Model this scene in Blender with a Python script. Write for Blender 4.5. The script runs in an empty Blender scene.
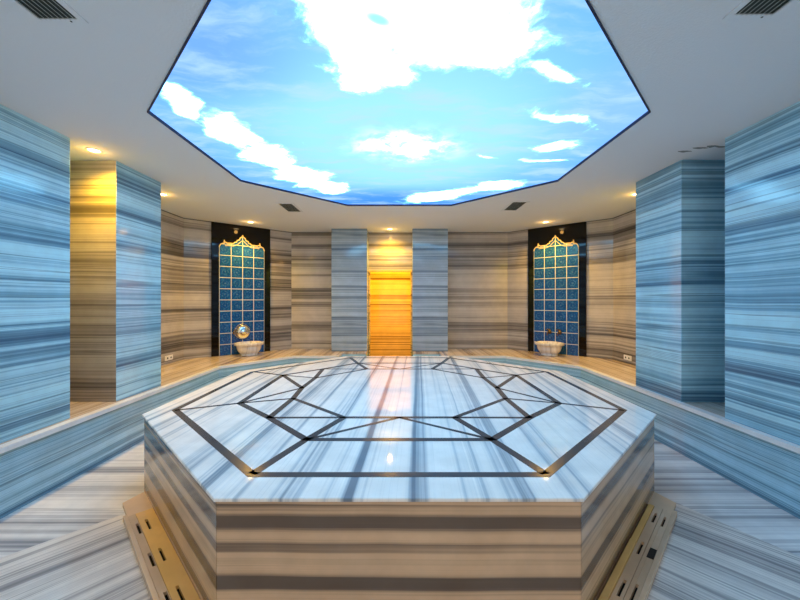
import bpy, bmesh, math, random
from mathutils import Vector, Matrix
random.seed(4)
C = bpy.context.scene.collection
PI = math.pi

# ------------------------------------------------------------------ sizes
CAM = 1.402                     # camera height
CEIL = CAM + 1.279
BT = CAM - 0.944                # bench top
PT = CAM - 0.823                # platform top
XL, XR = -2.615, 2.575          # faces of the pillars left / right
BX = 2.531                      # bench front
YB = 6.78                       # back wall

# ------------------------------------------------------------------ node helpers
def newmat(name):
    m = bpy.data.materials.new(name); m.use_nodes = True
    nt = m.node_tree; nt.nodes.clear()
    out = nt.nodes.new('ShaderNodeOutputMaterial')
    b = nt.nodes.new('ShaderNodeBsdfPrincipled')
    nt.links.new(b.outputs[0], out.inputs[0])
    return m, nt, b, out
def plain(name, col, rough=.5, metal=0, coat=0, bump=0, bscale=60):
    m, nt, b, out = newmat(name)
    b.inputs['Base Color'].default_value = (*col, 1)
    b.inputs['Roughness'].default_value = rough
    b.inputs['Metallic'].default_value = metal
    b.inputs['Coat Weight'].default_value = coat
    tc = nt.nodes.new('ShaderNodeTexCoord'); n = nt.nodes.new('ShaderNodeTexNoise')
    n.inputs['Scale'].default_value = bscale; n.inputs['Detail'].default_value = 4
    nt.links.new(tc.outputs['Object'], n.inputs['Vector'])
    mr = nt.nodes.new('ShaderNodeMapRange'); mr.inputs[3].default_value = rough*.85; mr.inputs[4].default_value = min(1, rough*1.15)
    nt.links.new(n.outputs[0], mr.inputs[0]); nt.links.new(mr.outputs[0], b.inputs['Roughness'])
    if bump:
        bp = nt.nodes.new('ShaderNodeBump'); bp.inputs['Strength'].default_value = bump; bp.inputs['Distance'].default_value = .004
        nt.links.new(n.outputs[0], bp.inputs['Height']); nt.links.new(bp.outputs[0], b.inputs['Normal'])
    return m
def mth(nt, op, a, b=None, clamp=False):
    n = nt.nodes.new('ShaderNodeMath'); n.operation = op; n.use_clamp = clamp
    for i, v in enumerate((a, b)):
        if v is None: continue
        if isinstance(v, (int, float)): n.inputs[i].default_value = v
        else: nt.links.new(v, n.inputs[i])
    return n.outputs[0]
def mapr(nt, v, a, b, c=0, d=1, smooth=True):
    n = nt.nodes.new('ShaderNodeMapRange'); n.clamp = True
    n.interpolation_type = 'SMOOTHSTEP' if smooth else 'LINEAR'
    nt.links.new(v, n.inputs[0])
    for i, x in enumerate((a, b, c, d)): n.inputs[i+1].default_value = x
    return n.outputs[0]
def mix(nt, f, a, b):
    n = nt.nodes.new('ShaderNodeMix'); n.data_type = 'RGBA'
    if isinstance(f, (int, float)): n.inputs[0].default_value = f
    else: nt.links.new(f, n.inputs[0])
    for i, v in ((6, a), (7, b)):
        if isinstance(v, tuple): n.inputs[i].default_value = (*v, 1)
        else: nt.links.new(v, n.inputs[i])
    return n.outputs[2]
def noise(nt, vec, scale=1, detail=4, rough=.6, dist=0):
    n = nt.nodes.new('ShaderNodeTexNoise'); n.inputs['Scale'].default_value = scale
    n.inputs['Detail'].default_value = detail; n.inputs['Roughness'].default_value = rough
    n.inputs['Distortion'].default_value = dist
    nt.links.new(vec, n.inputs['Vector']); return n.outputs[0]
def mapping(nt, vec, loc=(0,0,0), rot=(0,0,0), scale=(1,1,1), kind='POINT'):
    n = nt.nodes.new('ShaderNodeMapping'); n.vector_type = kind
    n.inputs[1].default_value = loc; n.inputs[2].default_value = rot; n.inputs[3].default_value = scale
    nt.links.new(vec, n.inputs[0]); return n.outputs[0]

# polished banded marble: bands run at right angles to `axis` ('z' for walls; for slabs lying flat 'x' turned by rot)
def marble(name, light, mid, dark, seed=0, axis='z', rot=0, freq=1.0, rough=.09, wob=.006, lo=.40, hi=.565, wt=(.38,.35,.27), vn=.65):
    m, nt, b, out = newmat(name)
    tc = nt.nodes.new('ShaderNodeTexCoord')
    v = mapping(nt, tc.outputs['Object'], rot=(0, 0, rot))
    # gentle wander of the bands
    w = noise(nt, v, 1.1, 2); w = mth(nt, 'MULTIPLY', mth(nt, 'SUBTRACT', w, .5), wob*4)
    sep = nt.nodes.new('ShaderNodeSeparateXYZ'); nt.links.new(v, sep.inputs[0])
    ax = sep.outputs[{'x':0,'y':1,'z':2}[axis]]
    t = mth(nt, 'ADD', ax, w)
    others = [sep.outputs[i] for i in range(3) if i != {'x':0,'y':1,'z':2}[axis]]
    def band(fr, along, off, det, rg):
        c = nt.nodes.new('ShaderNodeCombineXYZ')
        nt.links.new(mth(nt, 'ADD', mth(nt, 'MULTIPLY', t, fr*freq), seed*7.31+off), c.inputs[0])
        nt.links.new(mth(nt, 'MULTIPLY', others[0], along), c.inputs[1])
        nt.links.new(mth(nt, 'MULTIPLY', others[1], along), c.inputs[2])
        return noise(nt, c.outputs[0], 1, det, rg)
    broad = band(3.6, .06, 0, 1, .5)
    midb = band(11, .09, 31, 2, .6)
    fine = band(48, .16, 77, 3, .7)
    s = mth(nt, 'ADD', mth(nt, 'MULTIPLY', broad, wt[0]), mth(nt, 'ADD', mth(nt, 'MULTIPLY', midb, wt[1]), mth(nt, 'MULTIPLY', fine, wt[2])))
    cr = nt.nodes.new('ShaderNodeValToRGB'); e = cr.color_ramp.elements
    e[0].position = lo; e[0].color = (*dark, 1); e[1].position = hi; e[1].color = (*light, 1)
    x = e.new(lo + (hi-lo)*.42); x.color = (*mid, 1)
    x = e.new(lo + (hi-lo)*.66); x.color = tuple(.35*mid[i]+.65*light[i] for i in range(3)) + (1,)
    nt.links.new(s, cr.inputs[0])
    # thin dark veins that follow the banding
    vein = band(17, .05, 123, 1, .4)
    vm = mapr(nt, mth(nt, 'ABSOLUTE', mth(nt, 'SUBTRACT', vein, .5)), .0, .014, vn, 0)
    col = mix(nt, vm, cr.outputs[0], tuple(.6*dark[i] + .25*mid[i] for i in range(3)))
    cl = mapr(nt, noise(nt, v, 5, 4), .3, .75, .92, 1.06)
    vm2 = nt.nodes.new('ShaderNodeVectorMath'); vm2.operation = 'SCALE'
    nt.links.new(col, vm2.inputs[0]); nt.links.new(cl, vm2.inputs['Scale'])
    nt.links.new(vm2.outputs[0], b.inputs['Base Color'])
    b.inputs['Roughness'].default_value = rough
    b.inputs['IOR'].default_value = 1.5
    return m

# stone colours
CL, CM, CD = (.55,.87,.98), (.25,.49,.64), (.07,.155,.25)       # cool blue-grey banded marble
WL, WM, WD = (.55,.515,.49), (.29,.268,.255), (.10,.092,.092)     # warm brown-grey banded marble
SEEDP = 33
M = {}
M['wall_l'] = marble('marble_cool_left', CL, CM, CD, 1, freq=1.35)
M['wall_r'] = marble('marble_cool_right', CL, CM, CD, 2, freq=1.35)
M['pil_l'] = marble('marble_pillar_left', CL, CM, CD, 3)
M['pil_r'] = marble('marble_pillar_right', CL, CM, CD, 4)
M['pil_e'] = marble('marble_pillar_door', (.50,.63,.76), (.26,.36,.48), (.10,.15,.22), 5, freq=1.5)
M['warm_a'] = marble('marble_warm_a', WL, WM, WD, 6)
M['warm_b'] = marble('marble_warm_b', WL, WM, WD, 7)
M['pil_l_shade'] = marble('marble_pillar_left_shade', (.50,.45,.40), (.29,.255,.23), (.11,.095,.09), 26)  # left pillar's front face: gap shade and brown cast put into the colour
M['riser'] = marble('marble_riser', (.46,.74,.88), (.20,.40,.54), (.055,.13,.21), 8, freq=1.8)
M['benchtop'] = marble('marble_bench_top', (.68,.59,.51), (.50,.41,.34), (.30,.235,.19), 9, axis='x', freq=1.2)
M['nose'] = marble('marble_nosing', (.86,.88,.9), (.74,.77,.8), (.5,.54,.6), 19, freq=1)
M['ptop'] = marble('marble_platform_top', (.98,.96,.93), (.57,.63,.68), (.20,.26,.33), 10, axis='x', freq=2.0, rough=.04, rot=math.radians(3), lo=.39, hi=.52, wt=(.56,.35,.09), vn=.15)
M['ptop'].node_tree.nodes['Principled BSDF'].inputs['IOR'].default_value = 1.42
M['pside'] = marble('marble_platform_side', (.70,.485,.31), (.43,.295,.19), (.14,.098,.07), SEEDP, freq=2.0, lo=.445, hi=.55, wt=(.60,.30,.10), vn=.2, rough=.12)
M['floor_x'] = marble('marble_floor', (.88,.89,.90), (.62,.64,.68), (.30,.31,.35), 13, axis='y', freq=1.3, rough=.14)
M['floor_dl'] = marble('marble_floor_left', (.86,.83,.80), (.56,.54,.54), (.25,.24,.26), 14, axis='y', rot=math.radians(-48), freq=1.3, rough=.14)
M['floor_dr'] = marble('marble_floor_right', (.86,.83,.80), (.56,.54,.54), (.25,.24,.26), 15, axis='y', rot=math.radians(48), freq=1.3, rough=.14)
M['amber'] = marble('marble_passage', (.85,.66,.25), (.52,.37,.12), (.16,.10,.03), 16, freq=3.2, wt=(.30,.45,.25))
M['ceil'] = plain('ceiling_plaster', (.70,.745,.79), .95, bump=.5, bscale=90)
M['flake'] = plain('flaking_plaster', (.20,.23,.23), .9)
M['inlay'] = plain('inlay_granite', (.055,.066,.082), .22)
M['rim'] = plain('panel_rim', (.006,.02,.07), .6)
M['black'] = plain('black_glass', (.004,.004,.005), .04)
M['black'].node_tree.nodes['Principled BSDF'].inputs['IOR'].default_value = 1.36
M['gold'] = plain('gold_glaze', (.78,.62,.34), .3)
M['grate'] = marble('grate_stone', (1.0,.70,.27), (.93,.62,.22), (.78,.49,.17), 17, freq=.5, rough=.22)
M['gratem'] = marble('grate_edge_stone', (.92,.71,.50), (.80,.60,.41), (.56,.42,.29), 18, freq=.6, rough=.22)
M['dark'] = plain('channel_dark', (.008,.007,.006), .8)
M['chrome'] = plain('chrome', (.85,.85,.86), .08, 1)
M['bronze'] = plain('aged_bronze', (.16,.11,.075), .28, 1)
M['white'] = plain('white_plastic', (.85,.85,.84), .35)
M['ventm'] = plain('vent_paint', (.47,.54,.53), .5)
M['ventd'] = plain('vent_dark', (.03,.045,.045), .7)
M['basin'] = marble('marble_basin', (.88,.87,.86), (.68,.66,.65), (.36,.33,.33), 20, axis='x', freq=1.5, rough=.12)
M['shadowgap'] = plain('joint_sealant', (.10,.10,.11), .7)

def lens_mat(name, col, s):
    m, nt, b, out = newmat(name)
    b.inputs['Base Color'].default_value = (.9,.88,.8,1)
    b.inputs['Emission Color'].default_value = (*col, 1); b.inputs['Emission Strength'].default_value = s
    return m
M['lens'] = lens_mat('lamp_lens', (1,.78,.42), 14)

# blue glazed tiles (grid follows the object's own x,z)
def tile_mat():
    m, nt, b, out = newmat('blue_tiles')
    tc = nt.nodes.new('ShaderNodeTexCoord'); sep = nt.nodes.new('ShaderNodeSeparateXYZ')
    nt.links.new(tc.outputs['Object'], sep.inputs[0])
    T = .1868
    def line(o, off):
        f = mth(nt, 'FRACT', mth(nt, 'ADD', mth(nt, 'DIVIDE', o, T), off))
        d = mth(nt, 'ABSOLUTE', mth(nt, 'SUBTRACT', f, .5))       # .5 at the joints
        return mapr(nt, d, .468, .482, 0, 1), d
    lx, dx = line(sep.outputs[0], 10); lz, dz = line(sep.outputs[2], 10)
    L = mth(nt, 'MAXIMUM', lx, lz)
    # ornament inside each tile: ring of petals
    r = mth(nt, 'SQRT', mth(nt, 'ADD', mth(nt, 'POWER', dx, 2), mth(nt, 'POWER', dz, 2)))
    petal = mapr(nt, mth(nt, 'ABSOLUTE', mth(nt, 'SUBTRACT', r, .25)), .0, .05, .13, 0)
    dot = mapr(nt, r, .04, .10, .18, 0)
    n = noise(nt, tc.outputs['Object'], 42, 3)
    blue = mix(nt, mapr(nt, n, .42, .68), (.006,.065,.30), (.02,.14,.46))
    blue = mix(nt, mth(nt, 'MULTIPLY', mth(nt, 'MAXIMUM', petal, dot), mapr(nt, n, .35, .6)), blue, (.35,.50,.58))
    col = mix(nt, L, blue, (.72,.76,.74))
    nt.links.new(col, b.inputs['Base Color']); b.inputs['Roughness'].default_value = .18
    nt.links.new(mapr(nt, L, 0, 1, .14, .6), b.inputs['Roughness'])
    return m
M['tile'] = tile_mat()

# backlit screen printed with a cloudy sky
def sky_mat():
    m = bpy.data.materials.new('backlit_sky_print'); m.use_nodes = True
    nt = m.node_tree; nt.nodes.clear()
    out = nt.nodes.new('ShaderNodeOutputMaterial'); em = nt.nodes.new('ShaderNodeEmission')
    nt.links.new(em.outputs[0], out.inputs[0])
    tc = nt.nodes.new('ShaderNodeTexCoord'); P = tc.outputs['Object']
    def dist(scale, amp, P0):
        n = nt.nodes.new('ShaderNodeTexNoise'); n.inputs['Scale'].default_value = scale; n.inputs['Detail'].default_value = 6
        nt.links.new(P0, n.inputs['Vector'])
        s = nt.nodes.new('ShaderNodeVectorMath'); s.operation = 'SUBTRACT'; nt.links.new(n.outputs[1], s.inputs[0]); s.inputs[1].default_value = (.5,.5,.5)
        k = nt.nodes.new('ShaderNodeVectorMath'); k.operation = 'SCALE'; nt.links.new(s.outputs[0], k.inputs[0]); k.inputs['Scale'].default_value = amp
        a = nt.nodes.new('ShaderNodeVectorMath'); a.operation = 'ADD'; nt.links.new(P0, a.inputs[0]); nt.links.new(k.outputs[0], a.inputs[1])
        return a.outputs[0]
    Q = dist(3.2, .24, P)
    def blob(cx, cy, rx, ry, ang, src=None, soft=.35):
        v = mapping(nt, src or Q, (-cx, -cy, 0))
        v = mapping(nt, v, rot=(0, 0, -math.radians(ang)))
        v = mapping(nt, v, scale=(1/rx, 1/ry, 0))
        l = nt.nodes.new('ShaderNodeVectorMath'); l.operation = 'LENGTH'; nt.links.new(v, l.inputs[0])
        return mapr(nt, l.outputs['Value'], soft, 1.25, 1, 0)
    # plate coordinates = metres in the room (x, y)
    B = [(.05,1.62,.62,.44,4), (-.14,1.98,.32,.28,-20), (.36,1.75,.50,.26,24), (-.27,1.5,.26,.3,0),
         (-1.43,2.34,.15,.24,10), (-1.32,2.75,.22,.36,6), (-1.20,3.20,.30,.34,20), (-1.02,3.70,.36,.34,-30), (-.80,4.10,.28,.28,0),
         (.50,4.42,.62,.24,-30), (1.08,4.05,.42,.20,-26), (1.28,3.00,.30,.15,-8), (.86,2.02,.34,.09,22), (1.15,2.55,.40,.10,20),
         (1.35,3.3,.3,.05,0), (-1.05,4.02,.3,.1,-20), (.78,3.2,.16,.05,30)]
    tot = None
    for i_, q in enumerate(B):
        o = blob(*q, soft=(.35 if i_ < 11 else .0)); tot = o if tot is None else mth(nt, 'MAXIMUM', tot, o)
    f = noise(nt, Q, 4.5, 9, .66)
    cl = mapr(nt, mth(nt, 'ADD', tot, mth(nt, 'MULTIPLY', mth(nt, 'SUBTRACT', f, .5), 2.0)), .22, .80)
    hole = blob(-.10, 1.64, .07, .035, 30, P)
    cl = mth(nt, 'MULTIPLY', cl, mth(nt, 'SUBTRACT', 1, mth(nt, 'MULTIPLY', hole, .6)))
    sun = mth(nt, 'MULTIPLY', blob(.05, 3.02, .62, .46, 0, Q, .1), mapr(nt, f, .34, .62, .2, 1))
    wisp = mapr(nt, noise(nt, mapping(nt, Q, rot=(0,0,.5), scale=(1,3.2,1)), 1.6, 6, .6), .42, .72, 0, .8)
    # blue of the sky: turquoise around the sun, deeper towards the rim
    rc = blob(.0, 3.0, 1.55, 1.5, 0, P, .4)
    base = mix(nt, rc, (.20,.56,.97), (.42,.95,1.0))
    deep = blob(-.2, 4.7, 1.5, .62, 0, P, .2)
    base = mix(nt, mth(nt, 'MULTIPLY', deep, .75), base, (.045,.30,.90))
    left = blob(-1.1, 1.7, .7, .7, 0, P, .2)
    base = mix(nt, mth(nt, 'MULTIPLY', left, .75), base, (.20,.46,1.0))
    right = blob(1.55, 2.4, .6, .7, 0, P, .2)
    base = mix(nt, mth(nt, 'MULTIPLY', right, .6), base, (.36,.66,1.0))
    base = mix(nt, wisp, base, (.55,.86,1.0))
    col = mix(nt, mth(nt, 'MULTIPLY', sun, .95), base, (.5,.93,1.0))
    col = mix(nt, cl, col, (.34,.95,1.08))
    k = mth(nt, 'ADD', mth(nt, 'MULTIPLY', mth(nt, 'POWER', mth(nt, 'MAXIMUM', cl, sun), 2.5), SKY_W), SKY_B)
    # the print is over-exposed: its blue runs well past white
    sp = nt.nodes.new('ShaderNodeSeparateColor'); nt.links.new(col, sp.inputs[0])
    cb = nt.nodes.new('ShaderNodeCombineColor')
    nt.links.new(sp.outputs[0], cb.inputs[0]); nt.links.new(sp.outputs[1], cb.inputs[1])
    nt.links.new(mth(nt, 'MULTIPLY', sp.outputs[2], SKY_BLUE), cb.inputs[2])
    nt.links.new(cb.outputs[0], em.inputs[0]); nt.links.new(k, em.inputs[1])
    return m
SKY_B, SKY_W, SKY_BLUE = 1.0, 4.8, 1.4
M['sky'] = sky_mat()

# ------------------------------------------------------------------ mesh helpers
def obj(name, bm, mat, parent=None, origin=(0,0,0), rotz=0, smooth=False):
    """one linked mesh object; bm is in world metres, origin becomes the object's origin (children: relative to parent's frame)"""
    bmesh.ops.recalc_face_normals(bm, faces=bm.faces[:])
    me = bpy.data.meshes.new(name)
    T = Matrix.Translation(Vector(origin)) @ Matrix.Rotation(rotz, 4, 'Z')
    bm.transform(T.inverted()) if not parent else None
    bm.to_mesh(me); bm.free()
    mats = mat if isinstance(mat, (list, tuple)) else [mat]
    for m_ in mats: me.materials.append(M[m_] if isinstance(m_, str) else m_)
    if smooth:
        for p in me.polygons: p.use_smooth = True
    o = bpy.data.objects.new(name, me); C.objects.link(o)
    if parent: o.parent = parent
    else: o.matrix_world = T
    return o
def thing(name, label, cat, loc=(0,0,0), rotz=0, group=None):
    o = bpy.data.objects.new(name, None); C.objects.link(o); o.empty_display_size = .1
    o.location = loc; o.rotation_euler = (0,0,rotz); o['label'] = label; o['category'] = cat
    if group: o['group'] = group
    return o
def tag(o, label, cat, group=None):
    o['label'] = label; o['category'] = cat
    if group: o['group'] = group
def struct(name, bm, mat):
    o = obj(name, bm, mat); o['kind'] = 'structure'; return o
def dup(root, loc, rotz, label, group=None):
    r = root.copy(); C.objects.link(r); r.location = loc; r.rotation_euler = (0,0,rotz); r['label'] = label
    if group: r['group'] = group
    for ch in list(root.children):
        c = ch.copy(); C.objects.link(c); c.parent = r
        for g in ch.children:
            d = g.copy(); C.objects.link(d); d.parent = c
    return r
def B(): return bmesh.new()
def box(bm, x0, x1, y0, y1, z0, z1, bev=0, rot=None, mi=0):
    vs = [bm.verts.new((x, y, z)) for x in (x0, x1) for y in (y0, y1) for z in (z0, z1)]
    q = [(0,1,3,2),(4,6,7,5),(0,4,5,1),(2,3,7,6),(0,2,6,4),(1,5,7,3)]
    fs = [bm.faces.new([vs[i] for i in f]) for f in q]
    for f in fs: f.material_index = mi
    if bev:
        es = list({e for f in fs for e in f.edges})
        r = bmesh.ops.bevel(bm, geom=es, offset=bev, segments=2, affect='EDGES', profile=.6)
        vs = list({v for f in r['faces'] for v in f.verts} | {v for v in vs if v.is_valid})
    if rot is not None: bmesh.ops.transform(bm, matrix=rot, verts=[v for v in vs if v.is_valid])
    return vs
def prism(bm, pts, z0, z1, bev=0, mi=0):
    """polygon footprint pulled up from z0 to z1"""
    a = [bm.verts.new((x, y, z0)) for x, y in pts]; b = [bm.verts.new((x, y, z1)) for x, y in pts]
    n = len(pts); fs = [bm.faces.new(a[::-1]), bm.faces.new(b)]
    for i in range(n): fs.append(bm.faces.new((a[i], a[(i+1) % n], b[(i+1) % n], b[i])))
    for f in fs: f.material_index = mi
    if bev:
        top = fs[1]
        bmesh.ops.bevel(bm, geom=list(top.edges), offset=bev, segments=2, affect='EDGES')
def lathe(bm, prof, n=32, c=(0,0,0), squash=1, sides=None):
    rings = []
    for r, z in prof:
        rings.append([bm.verts.new((c[0] + r*math.cos(2*PI*i/n), c[1] + r*squash*math.sin(2*PI*i/n), c[2]+z)) for i in range(n)])
    for a, b in zip(rings, rings[1:]):
        for i in range(n): bm.faces.new((a[i], a[(i+1) % n], b[(i+1) % n], b[i]))
    if prof[0][0] > 1e-5: bm.faces.new(rings[0][::-1])
    if prof[-1][0] > 1e-5: bm.faces.new(rings[-1])
def tube(bm, pts, r, n=10, closed=False):
    pts = [Vector(p) for p in pts]; rings = []
    N = len(pts)
    for i, p in enumerate(pts):
        a = pts[(i-1) % N] if (closed or i > 0) else p; b = pts[(i+1) % N] if (closed or i < N-1) else p
        d = (b-a).normalized(); u = d.orthogonal().normalized() if abs(d.y) > .99 else d.cross(Vector((0,1,0))).normalized()
        v = d.cross(u).normalized()
        rr = r[i] if isinstance(r, (list, tuple)) else r
        rings.append([bm.verts.new(p + u*rr*math.cos(2*PI*k/n) + v*rr*math.sin(2*PI*k/n)) for k in range(n)])
    for i in range(N if closed else N-1):
        a, b = rings[i], rings[(i+1) % N]
        for k in range(n): bm.faces.new((a[k], a[(k+1) % n], b[(k+1) % n], b[k]))
    if not closed: bm.faces.new(rings[0][::-1]); bm.faces.new(rings[-1])
def octagon(cx, cy, r):
    s = r*math.tan(PI/8)
    return [(cx-s,cy-r),(cx+s,cy-r),(cx+r,cy-s),(cx+r,cy+s),(cx+s,cy+r),(cx-s,cy+r),(cx-r,cy+s),(cx-r,cy-s)]

# ------------------------------------------------------------------ room shell
WT = .30
YN = -.6                         # the room stays open behind the photographer
OX = 3.40                        # outer niche walls, left
OXR, DR = 3.35, 2.05              # the same on the right
b = B()
pl = (-1.80, 2.33)
fl = [(-4,-1.0),(4,-1.0),(4,9.0),(-4,9.0)]
def flat(bm, pts, z, mi):
    f = bm.faces.new([bm.verts.new((x, y, z)) for x, y in pts]); f.material_index = mi
    return f
k = .72/.86
def hitx(x0): return 2.33 - (abs(x0)-1.80)*1.10
dl = [(-1.80,2.33), (-4,hitx(4)), (-4,-1.0), (0,-1.0), (0,2.33)]
dr = [(1.88,2.50), (4,2.50-(4-1.88)*1.9), (4,-1.0), (0,-1.0), (0,2.33), (0,2.50)]
rest = [(-1.80,2.33),(0,2.33),(0,2.50),(1.88,2.50),(4,2.50-(4-1.88)*1.9),(4,9.0),(-4,9.0),(-4,hitx(4))]
flat(b, dl, 0, 1); flat(b, dr, 0, 2); flat(b, rest, 0, 0)
r = bmesh.ops.extrude_face_region(b, geom=b.faces[:])
bmesh.ops.translate(b, vec=(0,0,-.2), verts=[v for v in r['geom'] if isinstance(v, bmesh.types.BMVert)])
struct('floor', b, ['floor_x', 'floor_dl', 'floor_dr'])

# ceiling with an octagonal opening for the light panel
OC = (-.008, 3.13); OR = 1.715
b = B()
octp = octagon(*OC, OR)
outer = [(-4,-1.0),(4,-1.0),(4,9.0),(-4,9.0)]
# stitch ring: quads/tris from octagon to outer rectangle
def ring(bm, z):
    ov = [bm.verts.new((x, y, z)) for x, y in octp]; uv = [bm.verts.new((x, y, z)) for x, y in outer]
    F = [(uv[0],uv[1],ov[1],ov[0]), (uv[1],ov[2],ov[1]), (uv[1],uv[2],ov[3],ov[2]), (uv[2],ov[4],ov[3]), (uv[2],uv[3],ov[5],ov[4]),
         (uv[3],ov[6],ov[5]), (uv[3],uv[0],ov[7],ov[6]), (uv[0],ov[0],ov[7])]
    return [bm.faces.new(f) for f in F]
ring(b, CEIL)
r = bmesh.ops.extrude_face_region(b, geom=b.faces[:])
bmesh.ops.translate(b, vec=(0,0,.2), verts=[v for v in r['geom'] if isinstance(v, bmesh.types.BMVert)])
struct('ceiling', b, 'ceil')

# outer octagonal walls
A2, D1 = (-OX, 5.588), (-2.07, YB)
PX0, PX1 = -.60, .225            # niche of the doorway between its two pillars
DX0, DX1 = -.592, .228
b = B(); box(b, -OX-WT, -OX, YN, A2[1], BT-.5, CEIL); struct('wall_left', b, 'warm_a')
b = B(); box(b, OXR, OXR+WT, YN, A2[1], BT-.5, CEIL); struct('wall_right', b, 'warm_b')
b = B(); prism(b, [A2, (-OX-WT, A2[1]), (-2.07-.1, YB+WT), D1], 0, CEIL); struct('wall_back_left', b, 'warm_a')
b = B(); prism(b, [(OXR, A2[1]), (DR, YB), (2.15, YB+WT), (OXR+WT, A2[1])], 0, CEIL); struct('wall_back_right', b, 'warm_b')
DH = 1.945                       # lintel height
b = B()
o0, o1 = -.583, .213
prism(b, [(-2.07,YB),(o0,YB),(o0,YB+.16),(-2.07,YB+.16)], 0, CEIL)
prism(b, [(o1,YB),(DR,YB),(DR,YB+.16),(o1,YB+.16)], 0, CEIL)
box(b, o0, o1, YB, YB+.16, DH, CEIL)
struct('wall_back', b, 'warm_b')
# short passage beyond the doorway
b = B()
box(b, -1.0, .65, YB+1.6, YB+1.7, 0, CEIL)
box(b, -1.1, -1.0, YB+.16, YB+1.7, 0, CEIL); box(b, .65, .75, YB+.16, YB+1.7, 0, CEIL)
struct('wall_passage', b, 'amber')
b = B()
for x0, x1 in ((o0-.009, o0+.010), (o1-.010, o1+.009)): box(b, x0, x1, YB-.014, YB+.165, 0, DH, .003)
box(b, o0-.009, o1+.009, YB-.014, YB+.165, DH-.012, DH+.012, .003)
o = struct('trim_1', b, 'amber')

# thin dark joint where walls meet the ceiling
b = B()
def strip(bm, p, q, z0, z1, t):
    p, q = Vector(p), Vector(q); d = (q-p).normalized(); n = Vector((-d.y, d.x))*t
    prism(bm, [tuple(p), tuple(q), tuple(q+n), tuple(p+n)], z0, z1)
strip(b, (-OX,YN), A2, CEIL-.012, CEIL, -.006); strip(b, A2, D1, CEIL-.012, CEIL, -.006); strip(b, D1, (-1.243,YB), CEIL-.012, CEIL, -.006)
strip(b, (.865,YB), (DR,YB), CEIL-.012, CEIL, -.006); strip(b, (DR,YB), (OXR,A2[1]), CEIL-.012, CEIL, -.006); strip(b, (OXR,A2[1]), (OXR,YN), CEIL-.012, CEIL, -.006)
struct('trim_2', b, 'shadowgap')

# patch of flaking plaster on the ceiling by the right pillars
b = B(); rnd = random.Random(3)
for (x0, x1, y0, w0) in ((2.40, 2.52, 3.07, .030), (2.47, 2.60, 3.00, .026), (2.56, 2.66, 2.965, .034), (2.64, 2.74, 2.975, .020)):
    n_ = 7; up = [(x0+(x1-x0)*i/n_, y0+w0*(.4+.6*rnd.random())*math.sin(PI*(i+.3)/(n_+.6))) for i in range(n_+1)]
    dn = [(x0+(x1-x0)*i/n_, y0-w0*.5*(.4+.6*rnd.random())*math.sin(PI*(i+.3)/(n_+.6))) for i in range(n_+1)]
    prism(b, up + dn[::-1], CEIL-.0025, CEIL+.001)
struct('trim_3', b, 'flake')

# ------------------------------------------------------------------ pillars
def pillar(x0, x1, y0, y1, mat, label, group=None, front=None):
    bm = B(); box(bm, x0, x1, y0, y1, BT, CEIL, .006)
    o = obj('marble_pillar', bm, [mat] + ([front] if front else []), None, ((x0+x1)/2, (y0+y1)/2, BT))
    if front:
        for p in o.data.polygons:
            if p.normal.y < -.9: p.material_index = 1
    tag(o, label, 'pillar', group); return o
pillar(XL-.62, XL, YN, 2.82, 'wall_l', 'broad blue-grey banded marble pillar nearest the viewer on the left bench')
pillar(XR, XR+.60, YN, 2.82, 'wall_r', 'broad blue-grey banded marble pillar nearest the viewer on the right bench')
pillar(XL-.62, XL, 3.275, 3.892, 'pil_l', 'square banded marble pillar on the left bench, its front side lit yellow', front='pil_l_shade')
pillar(XR, XR+.60, 3.255, 3.885, 'pil_r', 'square banded marble pillar on the right bench, its front side in dark shade')
def doorpillar(x0, x1, label):
    bm = B(); box(bm, x0, x1, 6.44, YB-.001, BT+.0005, CEIL, .006)
    o = obj('marble_pillar', bm, 'pil_e', None, ((x0+x1)/2, 6.6, BT)); tag(o, label, 'pillar'); return o
doorpillar(-1.243, -.595, 'narrow blue-grey marble pillar left of the amber doorway in the back wall')
doorpillar(.225, .868, 'narrow blue-grey marble pillar right of the amber doorway in the back wall')

# ------------------------------------------------------------------ benches round the room
def bench(side, label, xe):
    s = side
    t = thing('marble_bench', label, 'bench', (s*2.9, 3.2, 0))
    path = [(s*BX, YN), (s*BX, 5.0), (s*1.75, 5.90), (xe, 5.90)]
    inner = [(xe, 6.31), ((-.60 if s < 0 else .23), 6.31), ((-.60 if s < 0 else .23), YB-.002), ((-2.068 if s < 0 else DR-.002), YB-.002), ((-OX+.003 if s < 0 else OXR-.003), A2[1]), ((-OX+.003 if s < 0 else OXR-.003), YN)]
    L = Vector((s*2.9, 3.2, 0))
    def loc(pts): return [(x-L.x, y-L.y) for x, y in pts]
    # body behind the facing slabs
    def inset(p, d):
        return [(p[0][0]+s*d, p[0][1]), (p[1][0]+s*d, p[1][1]+d*.4), (p[2][0]+s*d*.4, p[2][1]+d), (p[3][0]+s*d*0, p[3][1]+d)]
    bm = B(); prism(bm, loc(inset(path, .018) + inner), 0, BT-.033); obj('riser', bm, 'riser', t)
    bm = B(); prism(bm, loc(path + inner), BT-.033, BT, .003)
    obj('bench_top', bm, 'benchtop', t)
    # pale polished front strip of the seat
    bm = B()
    pp = path + [(xe, 6.43)]
    w = .062
    q = [(s*(BX+w), YN), (s*(BX+w), 5.0+w*.45), (s*(1.75+w*.4), 5.90+w), (xe, 5.90+w)]
    prism(bm, loc([(s*(BX-.004), YN), (s*(BX-.004), 5.0), (s*1.75, 5.896), (xe, 5.896)] + q[::-1]), BT-.034, BT+.0015, .003)
    obj('nosing', bm, 'nose', t)
    return t
bench(-1, 'long low banded marble bench running along the left walls of the room', -1.02)
bench(1, 'long low banded marble bench running along the right walls of the room', .69)

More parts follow.
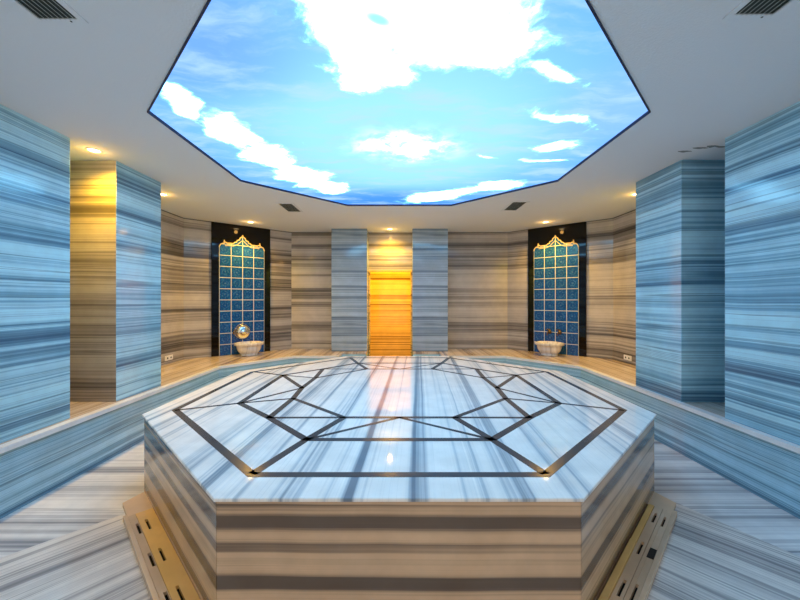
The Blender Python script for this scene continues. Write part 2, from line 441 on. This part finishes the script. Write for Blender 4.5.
# ------------------------------------------------------------------ octagonal platform
PC = (-.005, 3.31); PR = 1.843
plat = thing('hammam_platform', 'large low octagonal marble platform with dark star inlay in the middle of the floor', 'platform', (PC[0], PC[1], 0))
bm = B(); prism(bm, octagon(0, 0, PR), PT-.013, PT, .002); obj('top_slab', bm, 'ptop', plat)
o8 = octagon(0, 0, PR-.012)
mid = Vector((0,0))
side_m = ['pside']
for i in range(8):
    p, q = Vector(o8[i]), Vector(o8[(i+1) % 8])
    d = (q-p).normalized(); n = Vector((d.y, -d.x))     # outward
    e = .0015
    bm = B(); p1 = p + d*e; q1 = q - d*e
    ip = p1 - n*.03 + d*.0125; iq = q1 - n*.03 - d*.0125
    prism(bm, [tuple(p1), tuple(q1), tuple(iq), tuple(ip)], 0, PT-.0135)
    obj('side_panel', bm, 'pside', plat)
bm = B(); prism(bm, octagon(0, 0, PR-.05), 0, PT-.014); obj('core', bm, 'pside', plat)
# dark inlay (laid flush, a hair proud of the stone)
IY = 3.335 - PC[1]; IR = 1.690
bm = B()
oo, oi = octagon(0, IY, IR), octagon(0, IY, IR-.046)
zt = PT + .0012; zb = PT - .002
for i in range(8):
    j = (i+1) % 8
    prism(bm, [oo[i], oo[j], oi[j], oi[i]], zb, zt)
def bar(p, q, w, ext=0):
    p, q = Vector(p), Vector(q); d = (q-p).normalized(); n = Vector((-d.y, d.x))*w/2
    p = p - d*ext; q = q + d*ext
    prism(bm, [tuple(p+n), tuple(p-n), tuple(q-n), tuple(q+n)], zb, zt)
def Y(y): return y - PC[1]
nA = (-.690, Y(1.675)); nb = (-.545, Y(2.085)); nc = (-.385, Y(2.475)); nd = (-.905, Y(2.47)); ne = (-1.265, Y(2.815))
nf = (-1.66, Y(2.635)); ng = (-.882, Y(2.95)); nh = (-.905, Y(3.30))
def mir(p): return (p[0], 2*IY - p[1])
nA2, nb2, nc2, nd2, ne2, nf2, ng2 = map(mir, (nA, nb, nc, nd, ne, nf, ng))
TH, MD, TN = .048, .034, .030
near = [(nA,nb,TH),(nb,nc,TH),(ne,nd,TH),(nd,nb,TH),(nf,ne,.025),(nd,ng,TH),(ng,nh,TH),(ng,nc,.030),(ne,nh,.024),(ne,ng,.022),(nd,nc,.026),(nb,(0,nc[1]),.022)]
far = [(nA2,nb2,TH),(nb2,nc2,TH),(ne2,nd2,TH),(nd2,nb2,TH),(nf2,ne2,.025),(nd2,ng2,TH),(ng2,nh,TH),(ng2,nc2,.028),(ne2,nh,.034),(ne2,ng2,.022),(nd2,nc2,.026),(nb2,(0,nc2[1]),.022)]
for a, c_, w in near + far + [(ne, ne2, TH)]:
    w = w if w >= TH else w*1.3
    bar(a, c_, w, .004); bar((-a[0], a[1]), (-c_[0], c_[1]), w, .004)
for n_ in (nb, nb2): bar(n_, (-n_[0], n_[1]), .046)
for n_ in (nc, nc2): bar(n_, (-n_[0], n_[1]), .040)
obj('inlay', bm, 'inlay', plat)

# ------------------------------------------------------------------ drain grates along the two near diagonal faces
def grate(side, label):
    s = side
    # local frame: +x along the face away from the far corner, +y outward from the platform
    foot = Vector((s*1.822+PC[0], 2.548, 0))
    ang = math.atan2(-1, -s*1)         # direction (−s, −1)/√2
    t = thing('drain_grate', label, 'drain grate', foot, ang)
    f = 1 if s > 0 else -1            # outward side in local y
    # outward world = (s,-1)/√2 ; local y world = (-sin, cos)
    ly = Vector((-math.sin(ang), math.cos(ang))); f = 1 if ly.dot(Vector((s, -1))) > 0 else -1
    def yb(v0, v1): return (f*v0, f*v1) if f > 0 else (f*v1, f*v0)
    L0, L1 = (.29 if s < 0 else .22), 1.62
    z0, z1 = .012, .030
    def slotted(name, v0, v1, vs0, vs1, slots, mat):
        bm = B()
        ya, ye = yb(v0, vs0); box(bm, L0, L1, ya, ye, z0, z1)
        ya, ye = yb(vs1, v1); box(bm, L0, L1, ya, ye, z0, z1)
        ya, ye = yb(vs0, vs1); u = L0
        for c0, c1 in slots:
            box(bm, u, c0, ya, ye, z0, z1); u = c1
        box(bm, u, L1, ya, ye, z0, z1)
        return obj(name, bm, mat, t)
    def sl(c, p, n=4, h=.066): return [(c+i*p-h, c+i*p+h) for i in range(n) if c+i*p+h < L1]
    if s < 0:
        slotted('slotted_panel', .006, .098, .055, .069, sl(.47, .365), 'grate')
        slotted('slotted_strip', .100, .137, .103, .118, sl(.48, .36), 'gratem')
    else:
        bm = B(); ya, ye = yb(.012, .042); box(bm, L0+.01, .717, ya, ye, z0, z1+.006, .002); obj('cover_bar', bm, 'grate', t)
        bm = B(); ya, ye = yb(.012, .042); box(bm, .724, L1, ya, ye, z0, z1+.012, .002); obj('cover_bar', bm, 'grate', t)
        slotted('slotted_panel', .044, .088, .060, .074, sl(.375, .385), 'gratem')
        bm = B(); ya, ye = yb(.090, .108); box(bm, L0, L1, ya, ye, z0, z1); obj('side_strip', bm, 'gratem', t)
        slotted('slotted_strip', .1085, .137, .110, .122, sl(.385, .75), 'gratem')
        bm = B(); ya, ye = yb(.106, .138); box(bm, .72, .82, ya, ye, z1, z1+.002); obj('drain_opening', bm, 'dark', t)
    bm = B(); ya, ye = yb(.138, .160); box(bm, L0-.02, L1, ya, ye, 0, z1+.004, .002); obj('edge_strip', bm, 'gratem', t)
    bm = B(); ya, ye = yb(.003, .137); box(bm, L0, L1, ya, ye, .001, .004); obj('channel', bm, 'dark', t)
    # mitred stone filler at the far corner
    bm = B(); prism(bm, [(-.0, f*.004), (L0-.004, f*.004), (L0-.004, f*.137), (.07, f*.137)][::1], 0, z1-.004)
    obj('end_piece', bm, 'gratem', t)
    return t
grate(-1, 'golden slotted drain grate on the floor along the left foot of the platform')
grate(1, 'golden slotted drain grate with a black opening along the right foot of the platform')

# ------------------------------------------------------------------ backlit sky ceiling
sp = thing('sky_panel', 'large octagonal backlit ceiling panel printed with blue sky and white clouds', 'ceiling light panel', (0, 0, CEIL))
bm = B(); pts = octagon(*OC, OR-.004); bm.faces.new([bm.verts.new((x, y, .012)) for x, y in pts])
r = bmesh.ops.extrude_face_region(bm, geom=bm.faces[:]); bmesh.ops.translate(bm, vec=(0,0,.03), verts=[v for v in r['geom'] if isinstance(v, bmesh.types.BMVert)])
scr = obj('screen', bm, 'sky', sp)
bm = B(); a8, b8 = octagon(*OC, OR), octagon(*OC, OR-.009)
for i in range(8):
    j = (i+1) % 8; prism(bm, [a8[i], a8[j], b8[j], b8[i]], -.008, .012)
obj('rim', bm, 'rim', sp)

# ------------------------------------------------------------------ ceiling vents
vent = thing('ceiling_vent', 'grey slatted ceiling vent at the top left corner of the picture', 'vent', (-1.555, 1.40, CEIL), 0, 'slatted ceiling vents')
bm = B()
W_, L_ = .088, .215
for a in ((-W_-.028, -W_, -L_-.028, L_+.028), (W_, W_+.028, -L_-.028, L_+.028), (-W_, W_, -L_-.028, -L_), (-W_, W_, L_, L_+.028)):
    box(bm, *a, -.006, 0, .0015)
obj('vent_frame', bm, 'ceil', vent)
bm = B(); box(bm, -W_, W_, -L_, L_, -.0015, -.0005); obj('vent_duct', bm, 'ventd', vent)
for i in range(8):
    x = -W_ + (i+.5)*2*W_/8
    bm = B(); box(bm, -.0065, .0065, -L_, L_, -.001, .001, 0, Matrix.Translation((x, 0, -.007)) @ Matrix.Rotation(math.radians(38), 4, 'Y'))
    obj('slat', bm, 'ventm', vent)
bm = B()
for y in (-L_-.014, L_+.014):
    bm = B(); lathe(bm, [(.0001,-.008),(.004,-.0075),(.005,-.006),(.005,-.005)], 10, (W_*.55*(1 if y > 0 else -1), y, 0))
    obj('screw', bm, 'ventd', vent)
dup(vent, (1.585, 1.375, CEIL), PI, 'grey slatted ceiling vent at the top right corner of the picture', 'slatted ceiling vents')
dup(vent, (-1.535, 4.955, CEIL), 0, 'small slatted ceiling vent beyond the sky panel on the left', 'slatted ceiling vents')
dup(vent, (1.575, 4.88, CEIL), PI, 'small slatted ceiling vent beyond the sky panel on the right', 'slatted ceiling vents')

# ------------------------------------------------------------------ recessed spotlights with their lamps
LG = 'warm recessed ceiling spotlights'
def lampdata(power, col, size, blend):
    l = bpy.data.lights.new('spot_lamp', 'SPOT'); l.energy = power; l.color = col; l.spot_size = math.radians(size); l.spot_blend = blend
    l.shadow_soft_size = .03; return l
spot = thing('recessed_spotlight', 'x', 'spotlight', (0,0,CEIL), 0, LG)
bm = B(); n = 28
prof = [(.040,-.001),(.044,-.006),(.054,-.006),(.057,-.001)]
rings = [[bm.verts.new((r_*math.cos(2*PI*i/n), r_*math.sin(2*PI*i/n), z)) for i in range(n)] for r_, z in prof]
for a, c_ in zip(rings, rings[1:] + rings[:1]):
    for i in range(n): bm.faces.new((a[i], a[(i+1) % n], c_[(i+1) % n], c_[i]))
obj('trim_ring', bm, 'white', spot, smooth=True)
bm = B(); lathe(bm, [(.0005,-.006),(.024,-.005),(.040,-.002),(.040,-.0005)], 24); obj('lens', bm, 'lens', spot, smooth=True)
spots = [(-2.625, 3.05, 'warm recessed spotlight in the gap between the two left pillars', 130, (1,.52,.015), 150),
         (-2.89, 4.33, 'warm recessed spotlight half hidden behind the left square pillar', 9, (1,.60,.20), 150),
         (2.87, 4.31, 'warm recessed spotlight half hidden behind the right square pillar', 9, (1,.60,.20), 150),
         (-2.47, 5.88, 'warm recessed spotlight in front of the left tiled fountain panel', 9, (1,.66,.30), 150),
         (2.41, 5.88, 'warm recessed spotlight in front of the right tiled fountain panel', 9, (1,.66,.30), 150),
         (-.185, 6.47, 'warm recessed spotlight over the amber doorway', 26, (1,.52,.04), 150)]
for i, (x, y, lab, pw, colr, sz) in enumerate(spots):
    o = spot if i == 0 else dup(spot, (x, y, CEIL), 0, lab, LG)
    o.location = (x, y, CEIL); o['label'] = lab
    l = bpy.data.objects.new('spot_lamp', lampdata(pw, colr, sz, 1)); C.objects.link(l); l.location = (0, 0, -.012); l.parent = o
    g = bpy.data.lights.new('lamp_glow', 'POINT'); g.energy = (.30 if i < 5 else .3) if i else .9; g.color = (1,.50,.12); g.shadow_soft_size = .03
    g = bpy.data.objects.new('lamp_glow', g); C.objects.link(g); g.location = (0, 0, -.06); g.parent = o

# ------------------------------------------------------------------ tiled fountain panels
def panel_frame(side):
    s = side
    p0, p1 = (Vector((-OX, 5.588)), Vector((-2.07, YB))) if s < 0 else (Vector((-OXR, 5.588)), Vector((-DR, YB)))
    c = p0 + (p1-p0)*.492; d = (p1-p0).normalized()
    ang = math.atan2(d.y, d.x)
    if s > 0: c = Vector((-c.x, c.y)); ang = -ang
    return c, ang
def outline():
    """scalloped crown outline in x,z (panel local), half width .374"""
    h = .3736; z0 = .002
    pts = [(-h, z0), (-h, 1.80)]
    for a in range(0, 91, 18): pts.append((-h+.075 - .075*math.cos(math.radians(a)), 1.80 + .075*math.sin(math.radians(a))))
    pts += [(-h+.078, 1.885), (-h+.10, 1.895), (-.255, 1.882), (-.15, 1.885), (-.132, 1.905), (-.10, 1.915), (-.09, 1.945), (-.055, 1.955), (-.042, 1.99), (0, 2.02)]
    return pts + [(-x, z) for x, z in pts[::-1][1:]]
def fountain_panel(side, label):
    c, ang = panel_frame(side)
    t = thing('fountain_panel', label, 'wall panel', (c.x, c.y, BT), ang)
    H = CEIL - BT; W = .487
    def blocky(bm, x0, x1, y0, y1, z0, z1, bev=0): box(bm, x0, x1, y0, y1, z0, z1, bev)
    bm = B(); box(bm, -W, W, -.028, -.0005, .0025, H-.002, .003); obj('back_slab', bm, 'black', t)
    ol = [(x, z-.0) for x, z in outline()]
    bm = B(); a = [bm.verts.new((x, -.038, z+.002)) for x, z in ol]; bm.faces.new(a)
    r = bmesh.ops.extrude_face_region(bm, geom=bm.faces[:]); bmesh.ops.translate(bm, vec=(0,.0098,0), verts=[v for v in r['geom'] if isinstance(v, bmesh.types.BMVert)])
    obj('tile_field', bm, 'tile', t)
    bm = B(); tube(bm, [(x, -.0385, z+.008) for x, z in ol[1:-1]], .0085, 6); obj('gold_border', bm, 'gold', t)
    # crown ornament
    bm = B()
    tube(bm, [(-.285,-.040,1.845),(-.15,-.040,1.85),(-.09,-.040,1.875),(-.045,-.040,1.92),(0,-.040,1.96),(.045,-.040,1.92),(.09,-.040,1.875),(.15,-.040,1.85),(.285,-.040,1.845)], .006, 6)
    for x in (-.295, .295): lathe(bm, [(.0005,0),(.012,.006),(.016,.022),(.007,.036),(.011,.046),(.0005,.062)], 12, (x, -.036, 1.885))
    lathe(bm, [(.0005,0),(.016,.012),(.012,.03),(.0005,.05)], 12, (0, -.036, 2.01))
    obj('crown_ornament', bm, 'gold', t)
    return t, c, ang
tl, cl_, al = fountain_panel(-1, 'tall black glass panel with blue tile arch on the left, behind the metal bowl')
tr, cr_, ar = fountain_panel(1, 'tall black glass panel with blue tile arch on the right, behind two dark taps')

def world(c, ang, u, v):          # u along the wall, v out into the room
    return (c.x + u*math.cos(ang) + v*math.sin(ang), c.y + u*math.sin(ang) - v*math.cos(ang))

# marble basins (kurna): octagonal rim, bulging bowl, low foot
def basin_mesh():
    bm = B()
    n = 32
    def R(r, i, k_):              # k_: 0 round .. 1 octagonal
        a = 2*PI*i/n; oc = 1/ max(abs(math.cos(a - round(a/(PI/4))*PI/4)), .1) * math.cos(PI/8)
        oc = math.cos(PI/8)/math.cos(((a+PI/8) % (PI/4)) - PI/8)
        return r*(1 + k_*(oc*1.04-1))
    prof = [(.10,0,0),(.135,0,0),(.138,.016,0),(.128,.026,0),(.150,.045,.1),(.180,.085,.3),(.190,.125,.5),(.193,.155,.7),(.205,.168,1),(.226,.172,1),(.230,.208,1),(.222,.216,1),
            (.196,.216,.6),(.188,.206,.4),(.176,.14,.2),(.12,.07,0),(.03,.055,0)]
    rings = [[bm.verts.new((R(r, i, k_)*math.cos(2*PI*i/n), R(r, i, k_)*math.sin(2*PI*i/n)*.88, z)) for i in range(n)] for r, z, k_ in prof]
    for a, c_ in zip(rings, rings[1:]):
        for i in range(n): bm.faces.new((a[i], a[(i+1) % n], c_[(i+1) % n], c_[i]))
    bm.faces.new(rings[0][::-1]); bm.faces.new(rings[-1])
    return bm
def basin(c, ang, u, label):
    x, y = world(c, ang, u, .265)
    t = thing('marble_basin', label, 'wash basin', (x, y, BT+.003), ang, 'carved marble wash basins')
    obj('bowl', basin_mesh(), 'basin', t, smooth=True)
    bm = B(); box(bm, -.11, .11, .185, .218, .13, .21, .004); obj('back_lug', bm, 'basin', t)
    return t
basin(cl_, al, .03, 'white veined marble wash basin on the left bench below the metal bowl')
basin(cr_, ar, -.02, 'white veined marble wash basin on the right bench below two dark taps')

# taps
def tap(c, ang, u, z, label, mat='bronze'):
    x, y = world(c, ang, u, .0385)
    t = thing('wall_tap', label, 'tap', (x, y, BT+z), ang, 'wall taps over the basins')
    bm = B()
    R90 = Matrix.Rotation(PI/2, 4, 'X')
    lathe(bm, [(.034,0),(.034,.006),(.022,.014),(.012,.018),(.012,.05)], 20); bm.transform(R90); obj('wall_rose', bm, mat, t, smooth=True)
    bm = B(); tube(bm, [(0,-.03,0),(0,-.07,.004),(0,-.10,-.004),(0,-.118,-.022),(0,-.122,-.05)], [.011,.013,.011,.010,.009], 12); obj('spout', bm, mat, t, smooth=True)
    bm = B(); tube(bm, [(0,-.06,.01),(0,-.06,.045)], .008, 10)
    for k_ in range(4):
        a = k_*PI/2 + PI/4; tube(bm, [(0,-.06,.045),(.035*math.cos(a),-.06+.035*math.sin(a),.048)], [.007,.009], 8)
    lathe(bm, [(.012,0),(.013,.006),(.0005,.014)], 12, (0,-.06,.044))
    obj('handle', bm, mat, t, smooth=True)
    return t
tap(cr_, ar, -.095, .375, 'dark bronze wall tap over the right basin, the left one of its pair')
tap(cr_, ar, .075, .375, 'dark bronze wall tap over the right basin, the right one of its pair')
tap(cl_, al, -.13, .375, 'dark bronze wall tap over the left basin, beside the shiny metal bowl')

# hammered metal bowl hanging in front of the left tiles
x, y = world(cl_, al, -.01, .075)
t = thing('metal_bowl', 'shiny round metal bathing bowl hung on the blue tiles over the left basin', 'bowl', (x, y, BT+.39), al)
bm = B()
prof = [(.0005,.060),(.020,.060),(.026,.052),(.040,.054),(.075,.046),(.098,.020),(.104,-.012),(.108,-.014),(.107,-.018),(.100,-.014),(.094,.016),(.072,.040),(.0005,.048)]
lathe(bm, prof, 40); bm.transform(Matrix.Scale(1.25, 4) @ Matrix.Rotation(PI/2, 4, 'X'))
obj('bowl_shell', bm, 'chrome', t, smooth=True)
bm = B(); tube(bm, [(-.012,0,.130),(-.010,.006,.148),(0,.010,.156),(.010,.006,.148),(.012,0,.130)], .003, 8); obj('hanging_loop', bm, 'chrome', t)

# small white socket plates low on the niche walls
def outlet(x, y, label, s):
    t = thing('wall_socket', label, 'socket', (x, y, BT+.085), 0)
    bm = B(); box(bm, min(0, -s*.012), max(0, -s*.012), -.085, .085, -.035, .035, .002); obj('cover_plate', bm, 'white', t)
    for yy in (-.038, .038):
        bm = B(); lathe(bm, [(.014,0),(.014,.0015),(.0005,.001)], 16); bm.transform(Matrix.Translation((-s*.0122, yy, 0)) @ Matrix.Rotation(-s*PI/2, 4, 'Y')); obj('plug_hole', bm, 'ventd', t)
outlet(-OX+.001, 5.22, 'white double wall socket low on the left niche wall above the bench', -1)
outlet(OXR-.001, 5.22, 'white double wall socket low on the right niche wall above the bench', 1)

# lamp inside the passage beyond the doorway
t = thing('passage_lamp', 'amber ceiling lamp inside the passage, hidden by the door lintel', 'lamp', (-.18, YB+.75, CEIL))
bm = B(); lathe(bm, [(.10,0),(.10,-.02),(.07,-.035),(.0005,-.04)], 24); obj('shade', bm, 'lens', t, smooth=True)
l = bpy.data.lights.new('passage_light', 'AREA'); l.shape = 'DISK'; l.size = .25; l.energy = 62; l.color = (1,.47,.01)
lo = bpy.data.objects.new('passage_light', l); C.objects.link(lo); lo.location = (0,0,-.06); lo.parent = t

# ------------------------------------------------------------------ world: warm ambient fill, added through the unwalled near end
w = bpy.data.worlds.new('warm_fill'); bpy.context.scene.world = w; w.use_nodes = True
bg = w.node_tree.nodes['Background']; bg.inputs[0].default_value = (1.0, .86, .71, 1); bg.inputs[1].default_value = .9

# ------------------------------------------------------------------ camera
cam = bpy.data.cameras.new('camera'); co = bpy.data.objects.new('camera', cam); C.objects.link(co)
cam.sensor_width = 36; cam.lens = 355.5/800*36
co.location = (0, 0, CAM); co.rotation_euler = (PI/2, 0, 0)
cam.shift_y = -.7/800
cam.clip_start = .02
bpy.context.scene.camera = co
vs = bpy.context.scene.view_settings
vs.view_transform = 'Standard'; vs.look = 'None'; vs.exposure = 0; vs.gamma = 1; vs.use_curve_mapping = False
